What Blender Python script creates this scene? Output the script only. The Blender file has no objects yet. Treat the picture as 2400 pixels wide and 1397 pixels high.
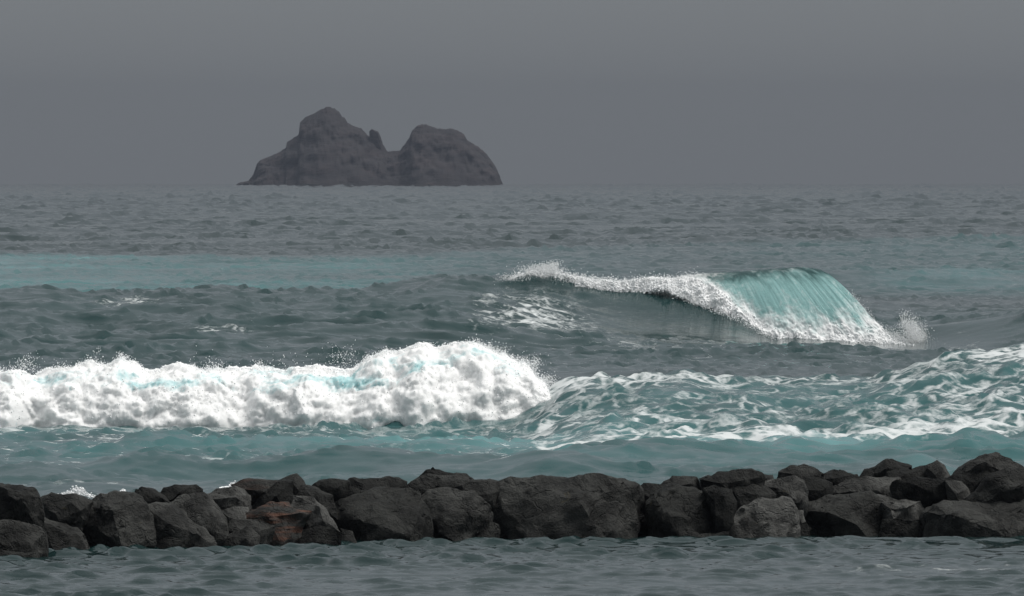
import bpy, bmesh, math, random
import numpy as np
from mathutils import Vector, Matrix, noise

# ------------------------------------------------------------------ camera, sky, sun, exposure
F, H, PY0 = 24000.0, 6.25, 414.0          # focal length in photo pixels, eye height (m), level line
sc = bpy.context.scene
col = sc.collection
cam_d = bpy.data.cameras.new('camera'); cam = bpy.data.objects.new('camera', cam_d); col.objects.link(cam)
cam_d.sensor_width = 36.0; cam_d.lens = F / 2400.0 * 36.0
cam_d.clip_start = 1.0; cam_d.clip_end = 60000.0
cam.location = (0, 0, H)
cam.rotation_euler = (math.radians(90) - math.atan((698.5 - PY0) / F), 0, 0)
sc.camera = cam

SUN_EL, SUN_AZ = math.radians(62), math.radians(98)   # azimuth clockwise from +Y: right, a little behind the camera
w = bpy.data.worlds.new('World'); sc.world = w; w.use_nodes = True
nt = w.node_tree; nt.nodes.clear()
def N(t, kind, **kw):
    n = t.nodes.new(kind)
    for k, v in kw.items(): setattr(n, k, v)
    return n
out = N(nt, 'ShaderNodeOutputWorld'); mixs = N(nt, 'ShaderNodeMixShader'); mixs.inputs[0].default_value = 0.94
sky = N(nt, 'ShaderNodeTexSky', sky_type='NISHITA', sun_disc=False); sky.sun_elevation = SUN_EL; sky.sun_rotation = SUN_AZ
bg1 = N(nt, 'ShaderNodeBackground'); bg1.inputs[1].default_value = 0.05
bg2 = N(nt, 'ShaderNodeBackground'); bg2.inputs[1].default_value = 1.0
nt.links.new(sky.outputs[0], bg1.inputs[0])
tc = N(nt, 'ShaderNodeTexCoord'); sx = N(nt, 'ShaderNodeSeparateXYZ'); nt.links.new(tc.outputs['Generated'], sx.inputs[0])
mr = N(nt, 'ShaderNodeMapRange'); mr.inputs[1].default_value = 0; mr.inputs[2].default_value = 1
nt.links.new(sx.outputs[2], mr.inputs[0])
mc = N(nt, 'ShaderNodeMix', data_type='RGBA')           # overcast: zenith three times the horizon
mc.inputs[6].default_value = (0.083, 0.0895, 0.0965, 1); mc.inputs[7].default_value = (0.213, 0.226, 0.226, 1)
nt.links.new(mr.outputs[0], mc.inputs[0]); nt.links.new(mc.outputs[2], bg2.inputs[0])
nt.links.new(bg1.outputs[0], mixs.inputs[1]); nt.links.new(bg2.outputs[0], mixs.inputs[2]); nt.links.new(mixs.outputs[0], out.inputs[0])

sd = bpy.data.lights.new('sun', 'SUN'); sd.energy = 1.42; sd.angle = math.radians(40); sd.color = (1.0, 0.97, 0.93)
sun = bpy.data.objects.new('sun', sd); col.objects.link(sun)
sdir = Vector((math.sin(SUN_AZ) * math.cos(SUN_EL), math.cos(SUN_AZ) * math.cos(SUN_EL), math.sin(SUN_EL)))
sun.rotation_euler = sdir.to_track_quat('Z', 'Y').to_euler(); sun.location = sdir * 100

sc.view_settings.view_transform = 'Standard'; sc.view_settings.look = 'None'
sc.view_settings.gamma = 1.0; sc.view_settings.use_curve_mapping = False
sc.view_settings.exposure = 1.3
sc.cycles.volume_bounces = 0; sc.cycles.max_bounces = 6; sc.cycles.use_denoising = True
rng = np.random.default_rng(7); random.seed(7)

# ------------------------------------------------------------------ helpers
def tag(o, label=None, cat=None, group=None, kind=None):
    for k, v in (('label', label), ('category', cat), ('group', group), ('kind', kind)):
        if v: o[k] = v
    return o
def mesh_np(name, V, Q, mat, parent=None, smooth=True, attrs=None, uv=None):
    V = np.asarray(V, np.float32); Q = np.asarray(Q, np.int32); n = Q.shape[1]
    me = bpy.data.meshes.new(name)
    me.vertices.add(len(V)); me.vertices.foreach_set('co', V.ravel())
    me.loops.add(Q.size); me.loops.foreach_set('vertex_index', Q.ravel())
    me.polygons.add(len(Q)); me.polygons.foreach_set('loop_start', np.arange(0, Q.size, n, dtype=np.int32))
    if smooth: me.polygons.foreach_set('use_smooth', np.ones(len(Q), bool))
    for k, a in (attrs or {}).items():
        at = me.attributes.new(k, 'FLOAT', 'POINT'); at.data.foreach_set('value', np.asarray(a, np.float32).ravel())
    me.update(calc_edges=True); me.validate()
    o = bpy.data.objects.new(name, me); col.objects.link(o); me.materials.append(mat)
    if parent: o.parent = parent
    return o
def grid_quads(r, c):
    i = np.arange(r * c).reshape(r, c)
    return np.stack([i[:-1, :-1], i[:-1, 1:], i[1:, 1:], i[1:, :-1]], -1).reshape(-1, 4)
def zpx(py, Y): return H - (py - PY0) / F * Y        # height of a pixel row at distance Y
def xpx(px, Y): return (px - 1200.0) / F * Y
def ydist(py): return F * H / (py - PY0)             # distance of flat water at a pixel row
def sstep(a, b, x):
    t = np.clip((x - a) / (b - a), 0, 1); return t * t * (3 - 2 * t)
def curve(x, pts):
    p = np.array(pts, float); return np.interp(x, p[:, 0], p[:, 1])

# ------------------------------------------------------------------ materials
def new_mat(name):
    m = bpy.data.materials.new(name); m.use_nodes = True
    t = m.node_tree; b = t.nodes['Principled BSDF']
    return m, t, b
def L(t, a, b): t.links.new(a, b)
def math_n(t, op, a, b=None, c=None, clamp=False):
    n = N(t, 'ShaderNodeMath', operation=op, use_clamp=clamp)
    for i, v in enumerate((a, b, c)):
        if v is None: continue
        if isinstance(v, (int, float)): n.inputs[i].default_value = v
        else: L(t, v, n.inputs[i])
    return n.outputs[0]
def mixc(t, fac, a, b):
    n = N(t, 'ShaderNodeMix', data_type='RGBA')
    for s, v in ((0, fac), (6, a), (7, b)):
        if isinstance(v, (int, float)): n.inputs[s].default_value = v
        elif isinstance(v, tuple): n.inputs[s].default_value = v + (1,)
        else: L(t, v, n.inputs[s])
    return n.outputs[2]
def noise_n(t, vec, scale, detail=4, rough=0.55, dist=0.0):
    n = N(t, 'ShaderNodeTexNoise'); n.inputs['Scale'].default_value = scale; n.inputs['Detail'].default_value = detail
    n.inputs['Roughness'].default_value = rough; n.inputs['Distortion'].default_value = dist
    if vec is not None: L(t, vec, n.inputs['Vector'])
    return n.outputs['Fac']
def smooth_n(t, v, lo, hi, a=0.0, b=1.0):
    n = N(t, 'ShaderNodeMapRange', interpolation_type='SMOOTHSTEP')
    for i, x in enumerate((v, lo, hi, a, b)):
        if isinstance(x, (int, float)): n.inputs[i].default_value = x
        else: L(t, x, n.inputs[i])
    return n.outputs[0]
def attr_n(t, name, typ='GEOMETRY'):
    n = N(t, 'ShaderNodeAttribute', attribute_type=typ, attribute_name=name); return n.outputs['Fac']
def ramp_n(t, fac, stops):
    n = N(t, 'ShaderNodeValToRGB'); e = n.color_ramp.elements
    while len(e) < len(stops): e.new(0.5)
    for q, (p, c) in zip(e, stops): q.position = p; q.color = c + (1,)
    L(t, fac, n.inputs[0]); return n.outputs[0]
def bump_n(t, h, strength, dist):
    n = N(t, 'ShaderNodeBump'); n.inputs['Strength'].default_value = strength; n.inputs['Distance'].default_value = dist
    L(t, h, n.inputs['Height']); return n.outputs[0]

def sea_material():
    m, t, b = new_mat('sea_water')
    tc = N(t, 'ShaderNodeTexCoord').outputs['Object']
    aer, foam = attr_n(t, 'aeration'), attr_n(t, 'foam')
    soft = noise_n(t, tc, 0.22, 4, 0.6, 0.6)
    a2 = math_n(t, 'MULTIPLY', aer, math_n(t, 'MULTIPLY_ADD', soft, 1.1, 0.45), clamp=True)
    base = ramp_n(t, a2, [(0.0, (0.006, 0.017, 0.017)), (0.35, (0.016, 0.060, 0.062)), (0.65, (0.05, 0.145, 0.15)), (1.0, (0.15, 0.31, 0.32))])
    big = noise_n(t, tc, 0.8, 6, 0.62, 1.3)
    v = N(t, 'ShaderNodeTexVoronoi', feature='DISTANCE_TO_EDGE'); v.inputs['Scale'].default_value = 1.3
    wob = N(t, 'ShaderNodeTexNoise'); wob.inputs['Scale'].default_value = 0.8; wob.inputs['Detail'].default_value = 4; L(t, tc, wob.inputs['Vector'])
    vm = N(t, 'ShaderNodeVectorMath', operation='MULTIPLY_ADD'); L(t, wob.outputs['Color'], vm.inputs[0]); vm.inputs[1].default_value = (2.6, 2.6, 0); L(t, tc, vm.inputs[2])
    L(t, vm.outputs[0], v.inputs['Vector'])
    lace = smooth_n(t, v.outputs['Distance'], 0.0, 0.30, 1.0, 0.0)
    fine = noise_n(t, tc, 5.0, 4, 0.65, 0.4)
    pat = math_n(t, 'ADD', math_n(t, 'MULTIPLY', big, 0.66), math_n(t, 'MULTIPLY', lace, 0.20))
    pat = math_n(t, 'ADD', pat, math_n(t, 'MULTIPLY', fine, 0.32))
    th = math_n(t, 'SUBTRACT', 1.05, math_n(t, 'MULTIPLY', foam, 0.62))
    mask = smooth_n(t, pat, math_n(t, 'SUBTRACT', th, 0.14), math_n(t, 'ADD', th, 0.16))
    mask = math_n(t, 'MULTIPLY', mask, smooth_n(t, foam, 0.01, 0.12))
    colr = mixc(t, mask, base, (0.56, 0.585, 0.59))
    L(t, colr, b.inputs['Base Color'])
    L(t, smooth_n(t, mask, 0.0, 1.0, 0.05, 0.9), b.inputs['Roughness'])
    L(t, smooth_n(t, mask, 0.0, 1.0, 0.5, 0.15), b.inputs['Specular IOR Level'])
    b.inputs['IOR'].default_value = 1.33
    rip = math_n(t, 'ADD', noise_n(t, tc, 2.2, 5, 0.6, 0.5), math_n(t, 'MULTIPLY', mask, 0.25))
    L(t, bump_n(t, rip, 0.5, 0.03), b.inputs['Normal'])
    return m
def foam_material(name, teal, lo, hi, scale):
    m, t, b = new_mat(name)
    tc = N(t, 'ShaderNodeTexCoord').outputs['Object']
    n1 = noise_n(t, tc, scale, 6, 0.62, 0.7)
    k = math_n(t, 'ADD', n1, math_n(t, 'MULTIPLY', attr_n(t, 'aeration'), 0.32))
    f = smooth_n(t, k, lo, hi)
    L(t, mixc(t, f, (0.94, 0.942, 0.945), teal), b.inputs['Base Color'])
    b.inputs['Roughness'].default_value = 0.9; b.inputs['Specular IOR Level'].default_value = 0.2
    fin = math_n(t, 'ADD', noise_n(t, tc, 7.0, 6, 0.7, 0.5), math_n(t, 'MULTIPLY', noise_n(t, tc, 28.0, 3, 0.6), 0.4))
    L(t, bump_n(t, fin, 0.6, 0.05), b.inputs['Normal'])
    b.inputs['Subsurface Weight'].default_value = 1.0; b.inputs['Subsurface Radius'].default_value = (1, 1, 1); b.inputs['Subsurface Scale'].default_value = 0.16
    d = N(t, 'ShaderNodeBsdfTranslucent'); d.inputs[0].default_value = (0.85, 0.9, 0.9, 1)
    mx = N(t, 'ShaderNodeMixShader'); mx.inputs[0].default_value = 0.15
    o = t.nodes['Material Output']; L(t, b.outputs[0], mx.inputs[1]); L(t, d.outputs[0], mx.inputs[2]); L(t, mx.outputs[0], o.inputs[0])
    return m
def spray_material():
    m, t, b = new_mat('white_spray')
    b.inputs['Base Color'].default_value = (0.9, 0.91, 0.92, 1); b.inputs['Roughness'].default_value = 0.7
    return m
def lip_material():
    m, t, b = new_mat('curling_water')
    tc = N(t, 'ShaderNodeTexCoord').outputs['Object']
    fo, s, f = attr_n(t, 'foam'), attr_n(t, 'along'), attr_n(t, 'fall')
    cx = N(t, 'ShaderNodeCombineXYZ'); L(t, math_n(t, 'MULTIPLY', s, 9.0), cx.inputs[0]); L(t, math_n(t, 'MULTIPLY', f, 1.6), cx.inputs[1])
    streak = noise_n(t, cx.outputs[0], 2.4, 6, 0.62, 0.6)
    spot = noise_n(t, tc, 3.2, 5, 0.65, 0.6)
    pat = math_n(t, 'ADD', math_n(t, 'MULTIPLY', streak, 0.6), math_n(t, 'MULTIPLY', spot, 0.4))
    th = math_n(t, 'SUBTRACT', 0.70, math_n(t, 'MULTIPLY', fo, 0.60))
    mask = smooth_n(t, pat, math_n(t, 'SUBTRACT', th, 0.20), math_n(t, 'ADD', th, 0.20))
    tq = mixc(t, smooth_n(t, math_n(t, 'ADD', f, math_n(t, 'MULTIPLY', math_n(t, 'SUBTRACT', streak, 0.5), 0.5)), 0.04, 0.30), (0.020, 0.062, 0.062), (0.26, 0.46, 0.455))
    L(t, mixc(t, mask, tq, (0.95, 0.955, 0.96)), b.inputs['Base Color'])
    L(t, smooth_n(t, mask, 0, 1, 0.16, 0.9), b.inputs['Roughness']); b.inputs['IOR'].default_value = 1.33
    bh = math_n(t, 'ADD', math_n(t, 'MULTIPLY', streak, 0.6), math_n(t, 'MULTIPLY', noise_n(t, tc, 8.0, 5, 0.65), 0.6))
    L(t, bump_n(t, bh, 0.5, 0.07), b.inputs['Normal'])
    d = N(t, 'ShaderNodeBsdfTranslucent'); L(t, mixc(t, mask, (0.35, 0.70, 0.69), (0.85, 0.9, 0.9)), d.inputs[0])
    mx = N(t, 'ShaderNodeMixShader'); mx.inputs[0].default_value = 0.22
    o = t.nodes['Material Output']; L(t, b.outputs[0], mx.inputs[1]); L(t, d.outputs[0], mx.inputs[2]); L(t, mx.outputs[0], o.inputs[0])
    return m
def rock_material():
    m, t, b = new_mat('wet_basalt')
    tc = N(t, 'ShaderNodeTexCoord').outputs['Object']
    oi = N(t, 'ShaderNodeObjectInfo').outputs['Random']
    pale, rust = attr_n(t, 'pale', 'OBJECT'), attr_n(t, 'rust', 'OBJECT')
    n1 = noise_n(t, tc, 1.7, 8, 0.65, 0.5); n2 = noise_n(t, tc, 9.0, 6, 0.7)
    n1c = smooth_n(t, n1, 0.32, 0.68)
    dark = mixc(t, n1c, (0.003, 0.0032, 0.003), (0.0195, 0.0205, 0.0190))
    light = mixc(t, n1c, (0.035, 0.035, 0.0335), (0.19, 0.19, 0.182))
    k = math_n(t, 'ADD', pale, math_n(t, 'MULTIPLY', math_n(t, 'POWER', oi, 2.0), 0.14), clamp=True)
    base = mixc(t, k, dark, light)
    mp = N(t, 'ShaderNodeMapping'); mp.inputs['Rotation'].default_value = (0.3, 0.35, 0); mp.inputs['Scale'].default_value = (0.8, 0.8, 5.0); L(t, tc, mp.inputs['Vector'])
    st = noise_n(t, mp.outputs[0], 1.6, 5, 0.6)
    base = mixc(t, math_n(t, 'MULTIPLY', rust, smooth_n(t, st, 0.42, 0.62)), base, (0.105, 0.052, 0.036))
    och = math_n(t, 'MULTIPLY', smooth_n(t, noise_n(t, tc, 3.1, 4, 0.6, 1.0), 0.66, 0.74), 0.55)
    base = mixc(t, math_n(t, 'MULTIPLY', och, n2), base, (0.10, 0.078, 0.028))
    base = mixc(t, smooth_n(t, n2, 0.58, 0.80, 0.0, 0.35), base, (0.09, 0.09, 0.085))
    crk = N(t, 'ShaderNodeTexVoronoi', feature='DISTANCE_TO_EDGE'); crk.inputs['Scale'].default_value = 0.8
    cw = N(t, 'ShaderNodeVectorMath', operation='MULTIPLY_ADD'); L(t, N(t, 'ShaderNodeTexNoise').outputs['Color'], cw.inputs[0]); cw.inputs[1].default_value = (0.9, 0.9, 0.9); L(t, tc, cw.inputs[2]); L(t, cw.outputs[0], crk.inputs['Vector'])
    crack = smooth_n(t, crk.outputs['Distance'], 0.0, 0.035, 0.0, 1.0)
    L(t, base, b.inputs['Base Color'])
    L(t, smooth_n(t, n1, 0.3, 0.7, 0.52, 0.85), b.inputs['Roughness'])
    b.inputs['Specular IOR Level'].default_value = 0.12
    hgt = math_n(t, 'ADD', n1, math_n(t, 'MULTIPLY', n2, 0.45))
    hgt = math_n(t, 'ADD', hgt, math_n(t, 'MULTIPLY', noise_n(t, tc, 30, 4, 0.6), 0.15))
    hgt = math_n(t, 'ADD', hgt, math_n(t, 'MULTIPLY', crack, 0.12))
    L(t, bump_n(t, hgt, 1.0, 0.16), b.inputs['Normal'])
    return m
def islet_material():
    m, t, b = new_mat('islet_rock')
    tc = N(t, 'ShaderNodeTexCoord').outputs['Object']
    mp = N(t, 'ShaderNodeMapping'); mp.inputs['Rotation'].default_value = (0, 0.5, 0); mp.inputs['Scale'].default_value = (0.3, 0.3, 1.6); L(t, tc, mp.inputs['Vector'])
    n1 = noise_n(t, tc, 0.06, 7, 0.65); n2 = noise_n(t, mp.outputs[0], 0.12, 6, 0.65, 0.4)
    base = mixc(t, smooth_n(t, n2, 0.35, 0.65), (0.020, 0.018, 0.021), (0.040, 0.031, 0.032))
    base = mixc(t, smooth_n(t, n1, 0.40, 0.62), base, (0.027, 0.024, 0.026))
    L(t, base, b.inputs['Base Color']); b.inputs['Roughness'].default_value = 0.95
    L(t, bump_n(t, n2, 0.8, 3.0), b.inputs['Normal'])
    return m
M_SEA, M_FOAM = sea_material(), foam_material('white_water', (0.40, 0.64, 0.66), 0.60, 0.82, 0.75)
M_SPRAY, M_LIP, M_ROCK, M_ISLET = spray_material(), lip_material(), rock_material(), islet_material()

# ------------------------------------------------------------------ sea surface
def ocean_tile(n, Lm, lam_lo, lam_hi, main_dir, spread, seed, power=3.4):
    r = np.random.default_rng(seed)
    k1 = 2 * np.pi * np.fft.fftfreq(n, Lm / n); KX, KY = np.meshgrid(k1, k1, indexing='xy'); K = np.hypot(KX, KY); K[0, 0] = 1
    klo, khi = 2 * np.pi / lam_hi, 2 * np.pi / lam_lo
    band = sstep(klo * 0.7, klo * 1.2, K) * (1 - sstep(khi * 0.8, khi * 1.25, K))
    ang = np.arctan2(KY, KX) - main_dir
    S = K ** (-power) * (np.abs(np.cos(ang)) ** spread + 0.06) * band
    A = np.sqrt(S) * (r.normal(size=K.shape) + 1j * r.normal(size=K.shape)); A[0, 0] = 0
    h = np.fft.ifft2(A)
    dx = np.fft.ifft2(A * (-1j * KX / K)); dy = np.fft.ifft2(A * (-1j * KY / K))
    s = h.real.std()
    return [(f.real / s).astype(np.float32) for f in (h, dx, dy)], Lm, n
def sample(tile, X, Y, rot=0.0):
    fs, Lm, n = tile
    c, s = math.cos(rot), math.sin(rot)
    u = ((X * c + Y * s) / Lm * n) % n; v = ((-X * s + Y * c) / Lm * n) % n
    i0 = np.floor(u).astype(np.int32); j0 = np.floor(v).astype(np.int32)
    fu = (u - i0).astype(np.float32); fv = (v - j0).astype(np.float32)
    i0 %= n; j0 %= n; i1 = (i0 + 1) % n; j1 = (j0 + 1) % n
    o = [f[j0, i0] * (1 - fu) * (1 - fv) + f[j0, i1] * fu * (1 - fv) + f[j1, i0] * (1 - fu) * fv + f[j1, i1] * fu * fv for f in fs]
    return o[0], o[1] * c - o[2] * s, o[1] * s + o[2] * c
D0 = math.radians(-82)
T_LONG = ocean_tile(512, 640, 9, 70, D0, 3, 1)
T_MID = ocean_tile(1024, 170, 1.4, 6.5, D0 + 0.15, 2.0, 2, 3.2)
T_SHORT = ocean_tile(1024, 53, 0.34, 1.3, D0 - 0.2, 2.4, 3, 2.6)
T_FAR = ocean_tile(1024, 400, 3.4, 12, D0 + 0.1, 1.2, 6, 2.7)
T_TURB = ocean_tile(1024, 97, 0.6, 4.5, D0, 0.2, 5, 2.8)
T_MOD = ocean_tile(512, 900, 14, 120, D0, 1, 4)

YC1, YC2 = 256.0, 388.0        # crest lines of the broken wave and of the plunging wave
def crest1_y(px): return YC1 + 3.0 * np.sin(px / 420.0 + 0.6) + 1.2 * np.sin(px / 133.0)
def crest2_y(px): return YC2 + 2.0 * np.sin(px / 500.0)
TOP1 = [(-700, 960), (0, 960), (900, 960), (1180, 950), (1250, 930), (1310, 900), (1380, 884), (1480, 888), (1600, 884), (1720, 882), (1840, 888), (1930, 882), (2050, 878), (2130, 868), (2200, 850), (2300, 826), (2400, 800), (2500, 790), (2800, 800), (3400, 880)]
TOP2 = [(-800, 690), (0, 682), (80, 676), (200, 690), (420, 682), (520, 674), (620, 688), (760, 682), (830, 684), (930, 674), (1040, 654), (1120, 658), (1200, 660), (1250, 650), (1320, 658), (1430, 668), (1560, 664), (1640, 655), (1760, 645), (1860, 640), (1905, 650), (1960, 695), (2010, 738), (2060, 768), (2150, 770), (2260, 757), (2400, 738), (2600, 730), (3200, 735)]
def macro(X, Y):
    px = 1200 + F * X / np.maximum(Y, 60)
    lat = np.clip((4500 - np.abs(px - 1200)) / 2500, 0, 1)
    z = np.zeros_like(X)
    # broken wave and its long shoulder
    yc = crest1_y(px); h = np.maximum(zpx(curve(px, TOP1), yc), 0)
    sf = curve(px, [(-700, 5.0), (1200, 5.0), (1350, 10), (1600, 13), (2400, 14), (3400, 14)]); d = Y - yc
    z += h * np.where(d < 0, np.exp(-(np.abs(d) / sf) ** 1.3), np.exp(-(d / 8.0) ** 2)) * lat
    # plunging wave and its unbroken swell to both sides
    yc = crest2_y(px); h = np.maximum(zpx(curve(px, TOP2), yc), 0); d = Y - yc
    sf = curve(px, [(-800, 24), (850, 24), (1100, 17), (1330, 9.0), (1500, 5.0), (1640, 3.8), (1740, 3.0), (1810, 1.6), (2150, 1.2), (2300, 5), (2600, 9)])
    pw = curve(px, [(-800, 1.7), (1100, 1.7), (1400, 1.15), (2100, 1.1), (2400, 1.5)])
    z += h * np.where(d < 0, np.exp(-(np.abs(d) / sf) ** pw), np.exp(-(d / 17.0) ** 2)) * lat
    # trough ahead of the plunging wave on its right-hand side, and the low swell before it
    z -= 0.30 * np.exp(-((Y - 373) / 8.0) ** 2) * sstep(1950, 2200, px) * (1 - sstep(2380, 2700, px))
    def hump(pxc, py_top, Yh, wx, wy, back=1.6):
        zt = zpx(py_top, Yh); xc = xpx(pxc, Yh); dd = Y - Yh
        return zt * np.exp(-((X - xc) / wx) ** 2) * np.exp(-(dd / np.where(dd < 0, wy, wy * back)) ** 2)
    z += hump(1730, 556, 960, 6.5, 16) + hump(850, 560, 1010, 3.4, 10) + hump(2230, 636, 590, 5.5, 10) + hump(1960, 642, 585, 3.6, 8)
    z += hump(2420, 640, 610, 6, 10) + hump(640, 610, 740, 3.0, 7) + hump(1780, 590, 800, 8, 12)
    z += hump(300, 604, 820, 7, 16) + hump(2100, 545, 1150, 12, 20) + hump(2330, 520, 1350, 9, 20)
    # small teal seas between the white water and the rocks
    z += hump(1150, 1078, 214, 2.6, 2.2) + hump(900, 1066, 217, 1.1, 1.6) + hump(720, 1072, 216, 1.3, 1.8) + hump(2150, 1062, 216, 0.75, 1.4)
    z += hump(330, 1072, 216, 1.6, 1.7) + hump(1330, 1080, 212, 1.2, 1.8) + hump(1500, 1050, 226, 1.7, 1.8) + hump(720, 1024, 236, 1.7, 1.4)
    z += hump(1090, 1026, 236, 1.6, 1.3) + hump(380, 1014, 238, 1.2, 1.4) + hump(1870, 1040, 230, 1.4, 1.3) + hump(230, 1128, 205, 0.9, 1.2) + hump(60, 1092, 211, 1.2, 1.6)
    return z
def build_sea():
    ys = list(np.geomspace(15, 148, 40))
    y = 148.0
    while y < 8000:
        ys.append(y)
        if y < 178: s = 0.105
        elif y < 190: s = 0.2
        elif y < 275: s = 0.21
        elif y < 330: s = 0.42
        elif y < 440: s = 0.31
        elif y < 620: s = 0.55
        else: s = 0.55 + (y - 620) * 0.00215 + max(0, y - 2500) * 0.004
        y += s
    ys.append(8000.0); ys = np.array(ys)
    dense = np.linspace(-3.55, 3.55, 290)
    side = np.array([3.65, 3.8, 4.0, 4.3, 4.7, 5.3, 6.2, 7.5, 9.5, 12.5, 17, 23, 31, 40.0])
    an = np.tan(np.radians(np.concatenate([-side[::-1], dense, side])))
    Yg, Ag = np.meshgrid(ys, an, indexing='ij'); Xg = Ag * Yg
    r, c = Yg.shape
    X, Y = Xg.ravel(), Yg.ravel(); px = 1200 + F * X / np.maximum(Y, 60)
    edge = 1 - sstep(3.6, 5.5, np.degrees(np.abs(np.arctan2(X, Y))))
    rs = np.gradient(ys); rs = np.repeat(rs, c)
    mod = 1.0 + 0.38 * np.clip(sample(T_MOD, X, Y)[0], -1.8, 2.2)
    mod2 = np.clip(1.05 + 0.4 * sample(T_MOD, X * 5.0 + 31, Y * 2.2, 0.4)[0], 0.75, 1.4)
    offshore = sstep(440, 1100, Y); surf = sstep(192, 215, Y)
    aL = 0.012 + 0.045 * surf + 0.10 * offshore + 0.16 * sstep(1200, 4000, Y)
    aM = 0.015 + 0.030 * surf + 0.024 * sstep(290, 330, Y) + 0.040 * offshore + 0.11 * sstep(1000, 3500, Y)
    aS = 0.0225 + 0.004 * surf + 0.006 * sstep(300, 360, Y) + 0.035 * sstep(450, 1000, Y) + 0.06 * sstep(1000, 3000, Y)
    # glassy faces and milky slicks
    yc2 = crest2_y(px)
    face = np.exp(-((Y - yc2 + 3.5) / 6.0) ** 4) * sstep(1330, 1450, px) * (1 - sstep(2330, 2420, px))
    slick = sstep(520, 600, Y) * (1 - sstep(800, 900, Y)) * (1 - 0.75 * sstep(1900, 2050, px))
    calm = 1 - 0.93 * face - 0.2 * slick
    hL, xL, yL = sample(T_LONG, X, Y, 0.05); hM, xM, yM = sample(T_MID, X, Y, -0.12); hS, xS, yS = sample(T_SHORT, X, Y, 0.3)
    hS = 2.2 * np.tanh(hS / 2.2); hS = hS + 0.10 * (hS ** 2 - 1); hM = 2.4 * np.tanh(hM / 2.4)
    aS = aS * (0.72 + 0.95 * sstep(0.3, 1.7, hM + 0.5 * hS))      # ripples steepen on the backs of larger waves
    hF, xF, yF = sample(T_FAR, X, Y, -0.06); aF = (0.05 * sstep(430, 560, Y) * calm + 0.07 * sstep(800, 1100, Y) + 0.12 * sstep(1200, 3000, Y)) * edge * mod
    aL = aL * edge * (1 - 0.7 * face); aM = aM * edge * calm * np.clip(mod, 0.4, 1.5); aS = aS * edge * calm * mod2 * (1 - sstep(0.9, 2.4, rs) * 0.4)
    tz = sstep(218, 232, Y) * (1 - sstep(254, 262, Y)) * (0.45 + 0.55 * sstep(1200, 1400, px)) * edge
    Z = macro(X, Y) + 0.075 * tz * sample(T_TURB, X, Y, 0.2)[0] * (1 + 0.3 * np.clip(hL, -1, 1)) + aL * hL + aM * hM + aS * hS + aF * hF
    kx = edge * (1 - sstep(0.3, 0.9, rs))
    XX = X - kx * (0.6 * aM * xM + 0.6 * aS * xS) - 0.9 * aF * xF; YY = Y - kx * (0.6 * aM * yM + 0.6 * aS * yS) - 0.9 * aF * yF
    # aeration (milky turquoise water) and floating foam
    g = lambda pxc, wx, yc, wy: np.exp(-((px - pxc) / wx) ** 2) * np.exp(-((Y - yc) / wy) ** 2)
    aer = 0.03 + 0.30 * surf * (1 - sstep(262, 300, Y)) + 0.10 * sstep(300, 330, Y) * (1 - sstep(440, 520, Y))
    aer += 0.13 * sstep(216, 226, Y) * (1 - sstep(246, 258, Y))
    yb = 150000 / (curve(px, [(-800, 600), (0, 605), (200, 603), (600, 610), (1000, 605), (1300, 590), (2400, 560), (3200, 560)]) - PY0)
    band = sstep(500, 560, Y) * (1 - sstep(0, 40, Y - yb))
    aer += band * curve(px, [(-800, 0.72), (0, 0.70), (500, 0.54), (900, 0.50), (1200, 0.30), (1600, 0.14), (1900, 0.25), (2300, 0.35), (3200, 0.4)]) * (0.9 + 0.1 * np.clip(sample(T_MOD, X * 2, Y)[0], -2, 2))
    aer += 0.25 * g(2230, 200, 585, 25) + 0.35 * g(1060, 420, 237, 3) + 0.3 * g(1700, 700, 231, 3) + 0.25 * g(2150, 90, 215, 4)
    foam = 0.10 + 0.06 * np.clip(sample(T_MOD, X * 3 + 40, Y * 1.5)[0], -1, 2)
    foam *= 1 - 0.55 * sstep(450, 700, Y)
    yc1 = crest1_y(px); d1 = Y - yc1
    zone = sstep(-27, -17, d1) * (1 - sstep(0.5, 2.0, d1)) * sstep(1180, 1300, px)
    m2 = np.clip(sample(T_MOD, X * 4.0 + 100, Y * 1.6)[0], -2, 2)
    foam += zone * (0.62 + 0.13 * m2) + zone * 0.10 * np.exp(-((d1 + 1.0) / 1.8) ** 2) + 0.02 * zone * sstep(2000, 2300, px)
    foam += 0.42 * np.exp(-((d1 + 21 + 3 * (px < 1250)) / 2.4) ** 2) * sstep(700, 1000, px)
    foam += 0.40 * np.exp(-((d1 + 9) / 4.5) ** 2) * (1 - sstep(1200, 1350, px))
    foam += (0.50 + 0.16 * m2) * np.exp(-((Y - 229) / 9) ** 2) * (1 - sstep(500, 900, px))
    foam += 0.34 * g(180, 260, 207, 3.5) + 0.35 * g(570, 70, 207, 3) + 0.25 * g(700, 200, 211, 4)
    foam += 0.5 * g(1290, 180, 381, 7) + 0.42 * g(1500, 110, 373, 6) + 0.25 * g(1150, 160, 376, 12) + 0.4 * g(2240, 80, 378, 6) + 0.25 * g(2380, 60, 386, 8)
    foam += 0.45 * g(300, 90, 382, 3) + 0.4 * g(500, 80, 366, 2.5) + 0.40 * g(2380, 45, 585, 12) + 0.32 * g(540, 60, 680, 12) + 0.3 * g(900, 120, 680, 12) + 0.22 * g(2250, 120, 900, 30)
    yf = 150000 / (curve(px, WATERLINE) - PY0)
    foam += (0.36 + 0.2 * m2) * np.exp(-((Y - yf + 0.2) / 0.5) ** 2) + 0.45 * g(2150, 70, 176, 1.6) + (0.36 + 0.12 * m2) * np.exp(-((Y - 163.5) / 1.8) ** 2) * sstep(300, 1000, px)
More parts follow.
